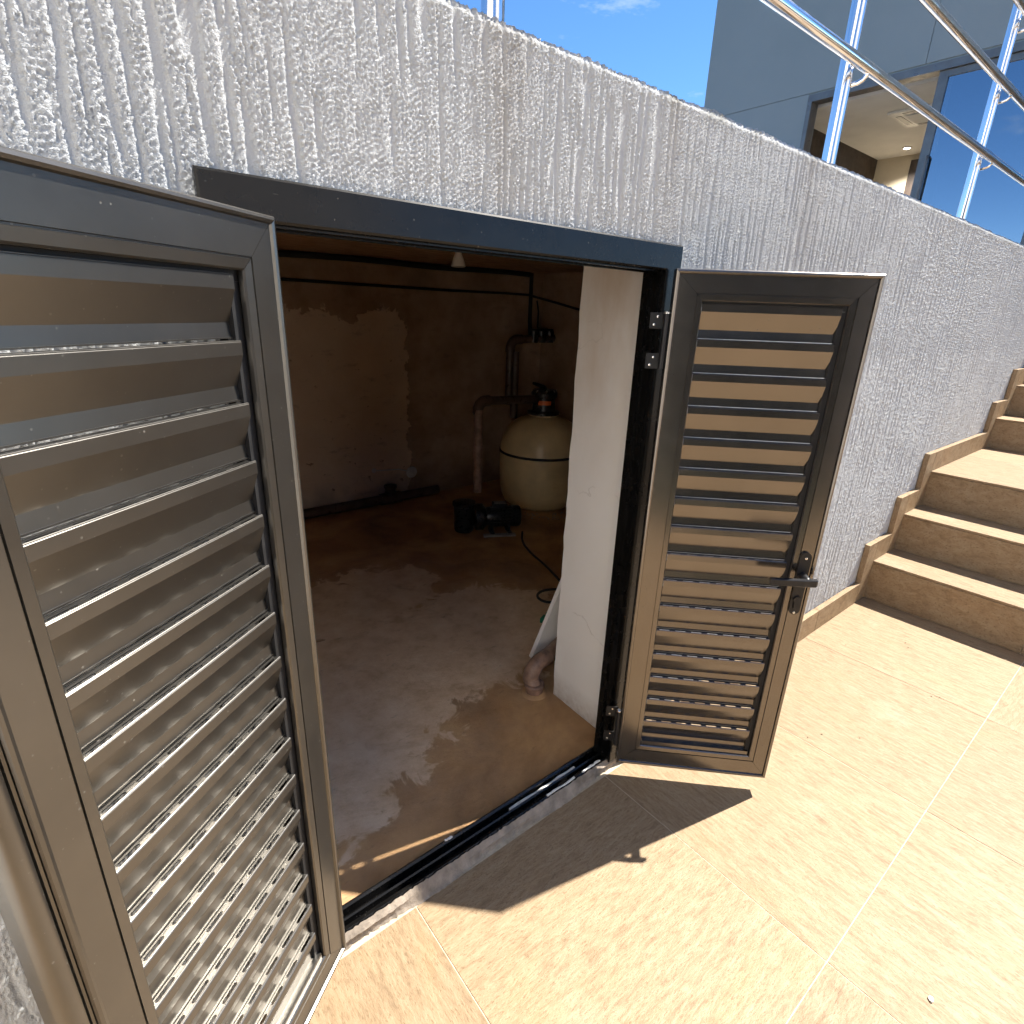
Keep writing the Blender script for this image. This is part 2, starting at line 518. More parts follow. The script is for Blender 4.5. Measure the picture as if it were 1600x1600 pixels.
class MB:
    """collects shapes for ONE mesh object"""

    def __init__(self):
        self.bm = bmesh.new()

    def poly(self, verts, faces):
        vs = [self.bm.verts.new(v) for v in verts]
        for f in faces:
            try:
                self.bm.faces.new([vs[i] for i in f])
            except ValueError:
                pass
        return self

    def box(self, x0, x1, y0, y1, z0, z1, bev=0.0):
        b = bmesh.new() if bev else self.bm
        v = [(x, y, z) for z in (z0, z1) for y in (y0, y1) for x in (x0, x1)]
        f = [(0, 2, 3, 1), (4, 5, 7, 6), (0, 1, 5, 4), (2, 6, 7, 3), (0, 4, 6, 2), (1, 3, 7, 5)]
        vs = [b.verts.new(p) for p in v]
        for q in f:
            b.faces.new([vs[i] for i in q])
        if bev:
            bmesh.ops.bevel(b, geom=list(b.edges), offset=bev, segments=2, affect='EDGES', profile=0.6)
            me = bpy.data.meshes.new('tmp')
            b.to_mesh(me); b.free()
            self.bm.from_mesh(me)
            bpy.data.meshes.remove(me)
        return self

    def tube(self, pts, r, seg=12, cap=True):
        pts = [Vector(p) for p in pts]
        rings = []
        up = None
        for i, p in enumerate(pts):
            if i == 0: t = pts[1] - pts[0]
            elif i == len(pts) - 1: t = pts[-1] - pts[-2]
            else: t = (pts[i + 1] - p).normalized() + (p - pts[i - 1]).normalized()
            t.normalize()
            if up is None:
                up = Vector((0, 0, 1)) if abs(t.z) < 0.9 else Vector((1, 0, 0))
            a = t.cross(up).normalized()
            up = a.cross(t).normalized()
            rr = r[i] if isinstance(r, (list, tuple)) else r
            rings.append([self.bm.verts.new(p + a * (math.cos(2 * math.pi * j / seg) * rr) + up * (math.sin(2 * math.pi * j / seg) * rr)) for j in range(seg)])
        for A, B in zip(rings[:-1], rings[1:]):
            for j in range(seg):
                self.bm.faces.new((A[j], A[(j + 1) % seg], B[(j + 1) % seg], B[j]))
        if cap:
            self.bm.faces.new(rings[0][::-1]); self.bm.faces.new(rings[-1])
        return self

    def lathe(self, prof, c=(0, 0, 0), seg=32, axis='z'):
        rings = []
        for r, h in prof:
            ring = []
            for j in range(seg):
                a = 2 * math.pi * j / seg
                q = (r * math.cos(a), r * math.sin(a), h)
                if axis == 'y': q = (q[0], q[2], q[1])
                if axis == 'x': q = (q[2], q[0], q[1])
                ring.append(self.bm.verts.new((q[0] + c[0], q[1] + c[1], q[2] + c[2])))
            rings.append(ring)
        for A, B in zip(rings[:-1], rings[1:]):
            for j in range(seg):
                self.bm.faces.new((A[j], A[(j + 1) % seg], B[(j + 1) % seg], B[j]))
        self.bm.faces.new(rings[0][::-1]); self.bm.faces.new(rings[-1])
        return self

    def extrude(self, prof, a, b):
        """closed profile: list of points; a, b: functions profile point -> 3d at both ends"""
        n = len(prof)
        A = [self.bm.verts.new(a(p)) for p in prof]
        B = [self.bm.verts.new(b(p)) for p in prof]
        for i in range(n):
            self.bm.faces.new((A[i], A[(i + 1) % n], B[(i + 1) % n], B[i]))
        self.bm.faces.new(A[::-1]); self.bm.faces.new(B)
        return self

    def mesh(self, name, smooth=False, angle=35):
        bmesh.ops.recalc_face_normals(self.bm, faces=list(self.bm.faces))
        me = bpy.data.meshes.new(name)
        self.bm.to_mesh(me)
        self.bm.free()
        if smooth:
            me.polygons.foreach_set('use_smooth', [True] * len(me.polygons))
            me.set_sharp_from_angle(angle=R(angle))
        return me

    def build(self, name, mat, parent=None, smooth=False, loc=(0, 0, 0), rotz=0.0, angle=35):
        return link_mesh(name, self.mesh(name, smooth, angle), mat, parent, loc, rotz)


def tag(o, label=None, cat=None, group=None, kind=None):
    if label: o['label'] = label
    if cat: o['category'] = cat
    if group: o['group'] = group
    if kind: o['kind'] = kind
    return o


def empty(name, loc=(0, 0, 0), rotz=0.0):
    o = bpy.data.objects.new(name, None)
    o.empty_display_size = 0.05
    COL.objects.link(o)
    o.location = loc
    o.rotation_euler = (0, 0, rotz)
    return o


def arc(c, r, a0, a1, u, v, n=8):
    c, u, v = Vector(c), Vector(u), Vector(v)
    return [c + u * (r * math.cos(a0 + (a1 - a0) * i / n)) + v * (r * math.sin(a0 + (a1 - a0) * i / n)) for i in range(n + 1)]


# ================================================================ GROUND
added_lawn = MB().poly([(-400, -400, -0.16), (400, -400, -0.16), (400, 400, -0.16), (-400, 400, -0.16)], [(0, 1, 2, 3)]).build('added_lawn', 'added_lawn_grass')  # added ground sheet, kept dark for the door reflections
tag(added_lawn, kind='structure')

TERR_Y = -3.0
ADDED_LAWN_X, ADDED_LAWN_Y = 0.4, -1.8
bed = MB().box(-3.2, 2.79, ADDED_LAWN_Y, 0.075, -0.12, -0.0012).box(ADDED_LAWN_X, 2.79, TERR_Y, ADDED_LAWN_Y - 0.0005, -0.12, -0.0012).build('terrace', 'grout')
tag(bed, kind='structure')
tile_me = MB().box(-0.2988, 0.2988, -0.2988, 0.2988, -0.010, 0.0, 0.0007).mesh('tile')
tile_me.materials.append(MAT['tile'])
for j in range(5):
    for i in range(10):
        cx, cy = -2.9 + 0.6 * i, -0.301 - 0.6 * j
        if j >= 3 and cx < ADDED_LAWN_X:
            continue
        rot = random.choice((0, 2)) if random.random() < 0.35 else random.choice((1, 3))
        if j == 0 and i == 6: rot = 0
        if j == 0 and i in (5, 7, 8, 9): rot = 1
        link_mesh('tile', tile_me, None, bed, (cx, cy, random.uniform(-0.0004, 0.0004)), rot * math.pi / 2)
# invented surroundings, added for bounce light and for what the doors mirror
yard = (MB().box(0.401, 9.5, -9.0, TERR_Y - 0.001, -0.12, -0.002).box(2.80, 9.5, TERR_Y, -1.801, -0.12, -0.002).build('added_paving', 'tile'))  # added paving, bounces sunlight back to the wall and room
tag(yard, kind='structure')
gw = MB().extrude([(0.25, -4.2), (5.05, -9.0), (4.85, -9.2), (0.05, -4.4)], lambda p: (p[0], p[1], -0.17), lambda p: (p[0], p[1], 6.5)).build('bounce_wall_oblique', 'bounce_white')  # added out of view, angled to catch sun and brighten the room
tag(gw, kind='structure')
gw = MB().box(-8, 0.9, -6.3, -5.6, -0.17, 3.0).build('reflection_backdrop', 'backdrop_green')  # added dark box for the right leaf to mirror
tag(gw, kind='structure')
gw = MB().box(-1.1, -0.8, -1.95, 0.0, 0.0005, 3.6).build('bounce_wall_side', 'bounce_white')  # added out of view; its sunlit face brightens reveal and room
tag(gw, kind='structure')

# ================================================================ RETAINING WALL (rough dragged stucco)
WALL_Y = 0.022
WX0, WX1, WZ = -2.6, 7.45, 1.604
wall = empty('retaining_wall', (0, WALL_Y, 0))
tag(wall, 'long rough grey-white stucco retaining wall around the open hatch', 'wall')


def axis_steps(lo, hi, f):
    out = [lo]
    while out[-1] < hi:
        out.append(out[-1] + f(out[-1]))
    out[-1] = hi
    return np.array(out)


def dxf(x):
    if x < -0.3: return 0.004 + 0.02 * min(1, (-0.3 - x) / 0.6)
    if x < 0.95: return 0.0018
    return min(0.0075, 0.0018 + (x - 0.95) * 0.0021)


xs = axis_steps(WX0, WX1, dxf)
zs = np.concatenate([np.linspace(0.0, 1.10, 290)[:-1], np.linspace(1.10, WZ, 215)])
# periodic noise images, 3 m x 2 m at 1.5 mm
NX, NZ, PX = 2400, 1400, 0.0012
fx = np.fft.fftfreq(NX, PX)[None, :]
fz = np.fft.fftfreq(NZ, PX)[:, None]


def fnoise(filt):
    w = np.fft.fft2(rng.standard_normal((NZ, NX)))
    o = np.real(np.fft.ifft2(w * filt))
    return (o - o.mean()) / o.std()


fr = np.sqrt(fx ** 2 + fz ** 2)
grain = fnoise(np.exp(-((fr - 175) / 50) ** 2))                       # lumps 6 mm apart
grain2 = fnoise(np.exp(-((fr - 290) / 70) ** 2))                      # grit
groove = fnoise(np.exp(-(fx / 80) ** 2 - (fz / 5.5) ** 2) * (np.abs(fx) > 18))   # vertical drags
patch = fnoise(np.exp(-(fr / 5) ** 2))
sm = lambda a, lo, hi: (lambda t: t * t * (3 - 2 * t))(np.clip((a - lo) / (hi - lo), 0, 1))
layer = sm(groove + 0.5 * patch + 0.25 * grain, -1.15, -0.75)
himg = layer * (0.0020 + 0.00088 * grain + 0.00045 * grain2) + 0.0007 * sm(groove, -1.5, 1.5) + 0.0001 * grain2


def sample(img, x, z):
    u = (x / PX) % NX
    w = (z / PX) % NZ
    i0 = np.floor(u).astype(int); j0 = np.floor(w).astype(int)
    fu, fw_ = u - i0, w - j0
    i0 %= NX; j0 %= NZ
    i1, j1 = (i0 + 1) % NX, (j0 + 1) % NZ
    return (img[j0, i0] * (1 - fu) * (1 - fw_) + img[j0, i1] * fu * (1 - fw_) + img[j1, i0] * (1 - fu) * fw_ + img[j1, i1] * fu * fw_)


XX, ZZ = np.meshgrid(xs, zs)
# slightly sheared so the drags are not dead straight; second period breaks the repeat
HH = sample(himg, XX + 0.012 * np.sin(ZZ * 3.1 + XX), ZZ)
tp = np.clip((ZZ - (WZ - 0.012)) / 0.012, 0, 1)
HH = HH * (1 - tp) - 0.006 * tp ** 2 + 0.002 * tp * sample(grain, XX, ZZ)
ZD = ZZ + tp * (0.0016 * sample(grain, XX * 0.5, XX * 0 + 0.3) + 0.0012 * sample(patch, XX * 1.7, XX * 0 + 0.7))
nxv, nzv = len(xs), len(zs)
co = np.stack([XX, -HH, ZD], -1).reshape(-1, 3)
# top strip going back over the wall
topx = xs
back = []
for q, (yy, dz) in enumerate(((0.010, 0.0015), (0.05, 0.002), (0.16, 0.002), (0.322, 0.0))):
    back.append(np.stack([topx, np.full(nxv, yy), ZD[-1] + dz + 0.0015 * sample(grain, topx, topx * 0 + 0.1 * q)], -1))
co = np.concatenate([co] + back).astype(np.float32)
idx = np.arange(nxv * nzv).reshape(nzv, nxv)
cxm = (xs[:-1] + xs[1:]) / 2
czm = (zs[:-1] + zs[1:]) / 2
keep = ~(((cxm[None, :] > 0.19) & (cxm[None, :] < 1.045)) & (czm[:, None] < 1.33))
quads = np.stack([idx[:-1, :-1], idx[:-1, 1:], idx[1:, 1:], idx[1:, :-1]], -1)[keep]
prev = idx[-1]
for q in range(4):
    cur = nxv * nzv + q * nxv + np.arange(nxv)
    quads = np.concatenate([quads, np.stack([prev[:-1], prev[1:], cur[1:], cur[:-1]], -1)])
    prev = cur
me = bpy.data.meshes.new('stucco_face')
me.vertices.add(len(co)); me.vertices.foreach_set('co', co.ravel())
me.loops.add(quads.size); me.loops.foreach_set('vertex_index', quads.astype(np.int32).ravel())
me.polygons.add(len(quads)); me.polygons.foreach_set('loop_start', np.arange(0, quads.size, 4, dtype=np.int32))
me.polygons.foreach_set('use_smooth', np.ones(len(quads), dtype=bool))
me.update(); me.validate()
link_mesh('stucco_face', me, 'stucco', wall)
# masonry behind the stucco, with the opening
core = MB()
core.box(WX0, 0.125, 0.006, 0.323, 0.0, 1.59)
core.box(1.1245, WX1, 0.006, 0.323, 0.0, 1.59)
core.box(0.1255, 1.124, 0.006, 0.323, 1.40, 1.59)
core.build('masonry_core', 'concrete', wall)
# white plaster reveal right of the opening, a slightly wavy skin
rv = MB()
ys_ = np.linspace(0.048, 0.326, 12); zs_ = np.linspace(0.002, 1.399, 40)
vs = []
for z in zs_:
    for y in ys_:
        vs.append((1.112 + (y - 0.05) * 0.05 + 0.0012 * math.sin(z * 9 + y * 20) + 0.0008 * math.sin(z * 31), y + (random.uniform(-0.004, 0.0015) if y > 0.32 else 0), z))
fs = [(a * 12 + b, a * 12 + b + 1, a * 12 + b + 13, a * 12 + b + 12) for a in range(39) for b in range(11)]
off = len(vs)
vs += [(1.1243, v[1], v[2]) for v in vs]
fs += [(f[3] + off, f[2] + off, f[1] + off, f[0] + off) for f in fs]
for a in range(39):
    for e in (0, 11):
        p = a * 12 + e
        fs.append((p, p + 12, p + 12 + off, p + off))
rv.poly(vs, fs).build('plaster_reveal', 'white_plaster', wall, True)
MB().box(0.1255, 0.137, 0.05, 0.326, 0.002, 1.399).build('plaster_reveal', 'white_plaster', wall)
MB().box(1.045, 1.1115, 0.010, 0.046, 0.0, 1.36).box(0.138, 0.185, 0.010, 0.046, 0.0, 1.36).box(0.186, 1.044, 0.010, 0.046, 1.335, 1.399).build('mortar_packing', 'mortar', wall)

# ================================================================ PUMP ROOM SHELL
RX0, RX1, RY0, RY1, RZ = -1.0, 2.88, 0.345, 2.465, 1.475


def shell(name, mat, *b, sub=None):
    o = MB().box(*b).build(name, mat)
    return tag(o, kind='structure')


shell('pump_room_floor', 'wet_concrete', RX0 - 0.1, RX1 + 0.1, 0.076, RY1 + 0.1, -0.12, 0.0)
shell('pump_room_wall_back', 'damp_plaster', RX0 - 0.1, RX1 + 0.1, RY1, RY1 + 0.12, 0.0005, 1.5)
shell('pump_room_wall_right', 'damp_plaster', RX1, RX1 + 0.12, RY0 + 0.001, RY1 - 0.0005, 0.0005, 1.5)
shell('pump_room_wall_left', 'damp_plaster', RX0 - 0.12, RX0, RY0 + 0.001, RY1 - 0.0005, 0.0005, 1.5)
shell('pump_room_ceiling', 'formwork_ceiling', RX0 - 0.119, RX1 + 0.119, RY0 + 0.002, RY1 + 0.119, RZ, 1.499)
shell('upper_terrace', 'concrete', WX0, 7.49, 0.346, 6.0, 1.5, 1.588)

# ================================================================ ALUMINIUM HATCH FRAME
FX0, FX1, FZ = 0.165, 1.068, 1.353
frame = empty('hatch_frame', (0, 0.013, 0))
tag(frame, 'dark aluminium frame lining the open hatch in the stucco wall', 'frame')
PF = [(0, 0), (0, 0.005), (0.003, 0.008), (0.046, 0.008), (0.049, 0.006), (0.049, 0.002), (0.0445, 0.002), (0.0445, -0.006), (0.052, -0.006),
      (0.052, -0.013), (0.047, -0.013), (0.047, -0.030), (0.054, -0.030), (0.054, -0.037), (0.050, -0.037), (0.050, -0.050), (0.046, -0.054), (0.0, -0.054 + 0.02), (0.022, -0.003)]
PF = PF[:17] + [(0.030, -0.054), (0.030, -0.002), (0.0, -0.002)]
MB().extrude(PF, lambda p: (FX0 + p[0], -p[1], FZ - p[0]), lambda p: (FX1 - p[0], -p[1], FZ - p[0])).build('frame_head', 'alu_frame', frame)
MB().extrude(PF, lambda p: (FX0 + p[0], -p[1], 0.03), lambda p: (FX0 + p[0], -p[1], FZ - p[0])).build('frame_jamb', 'alu_frame', frame)
MB().extrude(PF, lambda p: (FX1 - p[0], -p[1], 0.03), lambda p: (FX1 - p[0], -p[1], FZ - p[0])).build('frame_jamb', 'alu_frame', frame)
PS = [(0.004, 0.006), (0.004, 0.028), (0.009, 0.034), (0.016, 0.034), (0.016, 0.020), (0.026, 0.020), (0.026, 0.036), (0.029, 0.039), (0.032, 0.036),
      (0.032, 0.018), (0.046, 0.018), (0.046, 0.040), (0.050, 0.044), (0.056, 0.040), (0.058, 0.004)]
sill = MB().extrude(PS, lambda p: (FX0 + 0.030, p[0], p[1]), lambda p: (FX1 - 0.030, p[0], p[1])).build('frame_sill', 'alu_frame', frame)
# flakes of old paint and plaster caught in the sill tracks
for (x0, x1, y0, y1, z, th) in ((0.70, 0.93, 0.033, 0.044, 0.0185, 0.012), (0.80, 0.90, 0.005, 0.013, 0.0345, 0.003), (0.515, 0.535, 0.047, 0.055, 0.0445, 0.002), (0.93, 1.0, 0.006, 0.014, 0.0345, 0.003)):
    pts = []
    nn_ = 9
    for i in range(nn_):
        t = i / (nn_ - 1)
        pts.append((x0 + (x1 - x0) * t, y0 + random.uniform(0, 0.003)))
    for i in range(nn_):
        t = 1 - i / (nn_ - 1)
        pts.append((x0 + (x1 - x0) * t, y1 - random.uniform(0, 0.004)))
    MB().extrude(pts, lambda p: (p[0], p[1], z), lambda p: (p[0], p[1], z + th)).build('paint_flake', 'white_chip', sill)
# rough mortar fillet between sill and paving
fm = MB()
nseg = 160
rows = []
for i in range(nseg + 1):
    x = FX0 + (FX1 - FX0) * i / nseg
    w = 0.012 + 0.006 * math.sin(x * 17) + random.uniform(-0.002, 0.002)
    rows.append([(x, -0.010 - w + 0.012, -0.0115), (x, -0.010 - w * 0.6 + 0.012, -0.004 + random.uniform(0, .003)), (x, -0.006, 0.010 + random.uniform(-.002, .002)), (x, 0.0035, 0.022 + random.uniform(-.002, .003)), (x, 0.0035, -0.0115)])
vs = [(p[0], p[1], p[2] + 0.0115) for r_ in rows for p in r_]
fs = [(a * 5 + b, a * 5 + (b + 1) % 5, (a + 1) * 5 + (b + 1) % 5, (a + 1) * 5 + b) for a in range(nseg) for b in range(5)]
fm.poly(vs, fs).build('mortar_fillet', 'mortar', frame, True)


# ================================================================ LOUVRED LEAVES
PITCH = 0.0703
SL_TOP = 1.2415
SL_N = 16


def slat_mesh(L, s, name):
    """one ventilated louvre blade; origin at its front top edge, length along +x, s = viewer side of local y"""
    m = MB()
    t = 0.0013
    front = [(-0.0022, 0.0), (-0.0022, 0.0008), (-0.0014, 0.0014), (-0.0006, 0.0008), (-0.0006, 0.0), (0.0, -0.0006), (0.0, -0.0145), (-0.0135, -0.0500), (-0.0120, -0.0655), (-0.0105, -0.0655), (-0.0105, -0.0672)]
    backp = [(-0.0135, -0.0672), (-0.0148, -0.0504), (-t, -0.0150), (-t, -t), (-0.0022, -t)]
    prof = front + backp
    m.extrude(prof, lambda p: (0.0, s * p[0], p[1]), lambda p: (L, s * p[0], p[1]))
    # slotted ledge behind the front edge
    n0, n1 = -0.0022, -0.0098
    cells = max(1, round(L / 0.0405))
    c = L / cells
    W, b, a, e = (n0 - n1) / 2, 0.0023, c / 2 - 0.0062, 0.0020
    mid = (n0 + n1) / 2
    inner = [(a, -.4 * b), (a, .4 * b), (a - e, b), (-a + e, b), (-a, .4 * b), (-a, -.4 * b), (-a + e, -b), (a - e, -b)]
    outer = [(c / 2, -.4 * b), (c / 2, .4 * b), (c / 2, W), (-c / 2, W), (-c / 2, .4 * b), (-c / 2, -.4 * b), (-c / 2, -W), (c / 2, -W)]
    for i in range(cells):
        u = (i + .5) * c
        V = [(u + p[0], s * (mid + p[1]), z) for z in (0.0, -t) for q in (inner, outer) for p in q]
        F = []
        for k in range(8):
            k2 = (k + 1) % 8
            F += [(k, k2, 8 + k2, 8 + k), (16 + k2, 16 + k, 24 + k, 24 + k2), (k, 16 + k, 16 + k2, k2)]
        m.poly(V, F)
    # back upstand and rear leg
    m.extrude([(n1, 0.0), (n1, 0.0012), (-0.0110, 0.0012), (-0.0110, 0.0004), (-0.0150, 0.0004), (-0.0150, -t), (n1, -t)],
              lambda p: (0.0, s * p[0], p[1]), lambda p: (L, s * p[0], p[1]))
    bm = m.bm
    bmesh.ops.recalc_face_normals(bm, faces=list(bm.faces))
    me = bpy.data.meshes.new(name)
    bm.to_mesh(me); bm.free()
    return me


def leaf(name, loc, rotz, s, W, u0, u1, mat, label, Z0=0.044, Z1=1.309, zi0=0.108, zi1=1.247, TH=0.030, PITCH=0.0703):
    """louvred leaf hinged at local x=0; s is the sign of local y facing the viewer"""
    root = empty(name, loc, rotz)
    tag(root, label, 'louvred door')

    def member(nm, w, a, b):
        # outer lip, flat face, shadow groove, inner bead
        pr = [(0, -TH), (0, 0.0015), (0.0015, 0.0035), (0.0045, 0.0045), (0.0075, 0.0035), (0.0090, 0.0), (w - 0.0150, 0.0), (w - 0.0145, -0.0025), (w - 0.0130, -0.0025), (w - 0.0125, -0.0002),
              (w - 0.002, -0.0012), (w, -0.0035), (w, -0.009), (w - 0.004, -0.011), (w - 0.004, -TH)]
        ax = 2 if nm == 'stile' else 0          # hairline mitre gap at both ends

        def end(q, sgn):
            q = list(q)
            q[ax] += sgn * 0.00035
            return tuple(q)
        return MB().extrude(pr, lambda p: end(a(p[0] / w, p[1]), 1), lambda p: end(b(p[0] / w, p[1]), -1)).build(nm, mat, root)

    wl, wr, wb, wt = u0, W - u1, zi0 - Z0, Z1 - zi1
    # corner point for fraction f across the member, height n
    BL = lambda f, n: (wl * f, s * n, Z0 + wb * f)
    BR = lambda f, n: (W - wr * f, s * n, Z0 + wb * f)
    TL = lambda f, n: (wl * f, s * n, Z1 - wt * f)
    TR = lambda f, n: (W - wr * f, s * n, Z1 - wt * f)
    member('stile', wl, BL, TL)
    member('stile', wr, BR, TR)
    member('rail', wb, BL, BR)
    member('rail', wt, TL, TR)
    ga, gb = (0.013, 0.001) if s > 0 else (0.001, 0.009)      # dark side gap on the far end
    L = (u1 - u0) - ga - gb
    sm_ = slat_mesh(L, s, 'slat')
    sm_.materials.append(MAT[mat])
    for i in range(SL_N):
        o = bpy.data.objects.new('slat', sm_)
        COL.objects.link(o)
        o.parent = root
        o.location = (u0 + ga, -s * 0.0055, SL_TOP - i * PITCH)
    # closing ledge under the last slat; dark strips added to blacken the side gaps
    zb = SL_TOP - SL_N * PITCH
    MB().box(u0 + 0.003, u1 - 0.003, *sorted((-s * 0.0195, -s * 0.0060)), zi0 - 0.003, zb + 0.0035).build('bottom_bead', mat, root)
    MB().box(u0 - 0.003, u1 + 0.003, *sorted((-s * 0.0122, -s * 0.0225)), SL_TOP - 0.006, zi1 + 0.003).build('top_backing', 'rubber', root)  # dark box added to block the slit and keep the recess dark
    for ua, ub in ((u0 - 0.0035, u0 + ga - 0.0004), (u1 - gb + 0.0004, u1 + 0.0035)):
        MB().box(ua, ub, *sorted((-s * 0.0125, -s * 0.0230)), zi0 - 0.002, SL_TOP - 0.0065).build('gap_backing', 'rubber', root)
    return root


# right leaf, swung 135 degrees
right = leaf('louvred_door', (1.018, -0.0185, 0), R(-45), -1, 0.398, 0.061, 0.345, 'alu', 'right louvred hatch leaf with black lever handle, standing before the stairs', 0.053, 1.306, 0.116, 1.247, 0.024, 0.0698)
# left leaf, nearest the camera
left = leaf('louvred_door', (0.2385, -0.0125, 0), R(-142.5), 1, 0.404, 0.060, 0.349, 'alu_dusty', 'large dusty louvred hatch leaf cut off by the left edge of the picture')
# overlapping meeting profile on the left leaf's free edge
MB().extrude([(0.4045, -0.030), (0.4045, 0.0), (0.4065, -0.001), (0.4075, -0.006), (0.4095, -0.006), (0.4105, 0.0025), (0.4160, 0.0052), (0.4230, 0.0040), (0.4270, -0.0015), (0.4280, -0.010), (0.4280, -0.024), (0.420, -0.030)],
             lambda p: (p[0], p[1], 0.044), lambda p: (p[0], p[1], 1.309)).build('meeting_profile', 'alu_dusty', left, True, angle=50)

# lever handle on the right leaf (local: x along leaf, viewer side is -y)
plate = MB()
zc0, zc1, uc, hw = 0.556, 0.716, 0.371, 0.0125
pr = arc((uc, 0, zc1 - hw), hw, 0, math.pi, (1, 0, 0), (0, 0, 1), 10) + arc((uc, 0, zc0 + hw), hw, math.pi, 2 * math.pi, (1, 0, 0), (0, 0, 1), 10)
plate.extrude([(p[0], p[2]) for p in pr], lambda p: (p[0], -0.0002, p[1]), lambda p: (p[0], -0.0065, p[1]))
hplate = plate.build('handle_plate', 'black_metal', right, True)
MB().lathe([(0.0105, 0), (0.0105, -0.030), (0.0085, -0.034)], (uc, -0.006, 0.657), 20, 'y').build('handle_neck', 'black_metal', hplate, True)
lv = MB()
sec = [(-0.036, -0.0085), (-0.0365, 0.0085), (-0.046, 0.0088), (-0.0475, 0.0070), (-0.0475, -0.0070), (-0.046, -0.0088)]
st = [(0.392, 0.9, 0.004), (0.388, 1.0, 0.001), (0.374, 1.0, 0.0), (0.360, 0.98, -0.002), (0.300, 0.86, -0.004), (0.289, 0.82, -0.004), (0.287, 0.7, -0.003)]
rings = [[lv.bm.verts.new((u, n * 1.0 + dn_, 0.657 + z * sc_)) for n, z in sec] for u, sc_, dn_ in st]
for A, B in zip(rings[:-1], rings[1:]):
    for j in range(6):
        lv.bm.faces.new((A[j], A[(j + 1) % 6], B[(j + 1) % 6], B[j]))
lv.bm.faces.new(rings[0]); lv.bm.faces.new(rings[-1][::-1])
lv.build('handle_lever', 'black_metal', hplate)
cy = MB()
pr = arc((uc, 0, 0.596), 0.0085, R(-50), R(230), (1, 0, 0), (0, 0, 1), 14) + [Vector((uc - 0.005, 0, 0.573)), Vector((uc + 0.005, 0, 0.573))]
cy.extrude([(p[0], p[2]) for p in pr], lambda p: (p[0], -0.0064, p[1]), lambda p: (p[0], -0.0115, p[1]))
cyl = cy.build('lock_cylinder', 'black_metal', hplate)
MB().box(uc - 0.0009, uc + 0.0009, -0.0121, -0.0116, 0.590, 0.602).build('keyhole', 'rubber', hplate)
for z in (0.702, 0.561):
    MB().lathe([(0.0032, 0), (0.0030, -0.0012), (0.0015, -0.0017)], (uc, -0.0066, z), 12, 'y').build('screw', 'screw', hplate, True)

# hinges of the right leaf on the jamb
for z in (1.165, 0.165):
    hg = MB().tube([(-0.0075, 0.003, z - 0.055), (-0.0075, 0.003, z + 0.055)], 0.0062, 14).build('hinge', 'black_metal', right, True)
    for dz in (-0.041, 0.041):
        MB().box(-0.0385, -0.0078, 0.0165, 0.0195, z + dz - 0.016, z + dz + 0.016, 0.0006).build('hinge_plate', 'black_metal', hg)
        for q in (-0.008, 0.008):
            MB().lathe([(0.0027, 0), (0.0025, -0.001), (0.001, -0.0014)], (-0.026 + q * .4, 0.0164, z + dz + q), 10, 'y').build('screw', 'screw', hg, True)
    MB().lathe([(0.0066, 0), (0.0066, 0.003), (0.004, 0.005)], (-0.0075, 0.003, z + 0.0552), 14).build('hinge_cap', 'screw', hg, True)

# ================================================================ SKIRTING AND STAIRS
SX = [2.80, 3.06, 3.30, 4.315, 4.575, 4.835, 5.095, 5.355, 5.615]
SZ = [0.187, 0.365, 0.541, 0.715, 0.892, 1.069, 1.246, 1.423, 1.59]
SKH, SKL, SKT = 0.098, 0.10, 0.020
sk_y0, sk_y1 = WALL_Y - 0.0260, WALL_Y - 0.0040
skirt = empty('tile_skirting', (1.1, WALL_Y, 0))
tag(skirt, 'narrow beige tile skirting stepping up the wall foot beside the stairs', 'skirting')


def skp(x0, x1, z0, z1):
    MB().box(x0 - 1.1, x1 - 1.1, sk_y0 - WALL_Y, sk_y1 - WALL_Y, z0, z1, 0.0012).build('skirting_tile', 'tile', skirt)


xx = 1.085
while xx < SX[0] - SKL - 0.01:
    x2 = min(xx + 0.6, SX[0] - SKL)
    skp(xx + 0.0008, x2 - 0.0008, 0.0008, SKH)
    xx = x2
for i in range(len(SX) - 1):
    zt, zp = SZ[i], (SZ[i - 1] if i else 0.0)
    skp(SX[i] - SKL + 0.0008, SX[i] - 0.001, zp + 0.001 if i == 0 else zp + 0.001, zt + SKH)
    xx = SX[i] + 0.0008
    xe = SX[i + 1] - SKL - 0.0008
    while xx < xe - 0.01:
        x2 = min(xx + 0.6, xe)
        skp(xx, x2 - 0.001, zt + 0.001, zt + SKH)
        xx = x2

stairs = empty('staircase', (2.8, 0, 0))
tag(stairs, 'beige tiled staircase climbing along the stucco wall', 'stairs')
SW = -1.8
for i in range(len(SX)):
    x0 = SX[i] - 2.8
    x1 = (SX[i + 1] if i + 1 < len(SX) else 7.49) - 2.8
    zp = SZ[i - 1] if i else 0.0
    MB().box(x0 + 0.0105, x1 + 0.0095, SW, 0.0205, -0.15 if i == 0 else zp - 0.02, SZ[i] - 0.0105).build('step_core', 'grout', stairs)
    nt = 3
    for k in range(nt):
        y1 = 0.0205 - k * 0.6 - 0.0012
        y0 = y1 - 0.5976
        MB().box(-0.2988, 0.2988, 0, 0.0098, 0.0005, SZ[i] - zp - 0.0115, 0.001).build('riser_tile', 'tile', stairs, False, (x0, (y0 + y1) / 2, zp), -math.pi / 2)
        xa = x0
        while xa < x1 - 0.02:
            xb = min(xa + 0.6, x1)
            hw_ = (xb - xa) / 2 - 0.001
            MB().box(-0.2988, 0.2988, -hw_, hw_, -0.010, 0, 0.0012).build('tread_tile', 'tile', stairs, False, ((xa + xb) / 2, (y0 + y1) / 2, SZ[i]), -math.pi / 2)
            xa = xb

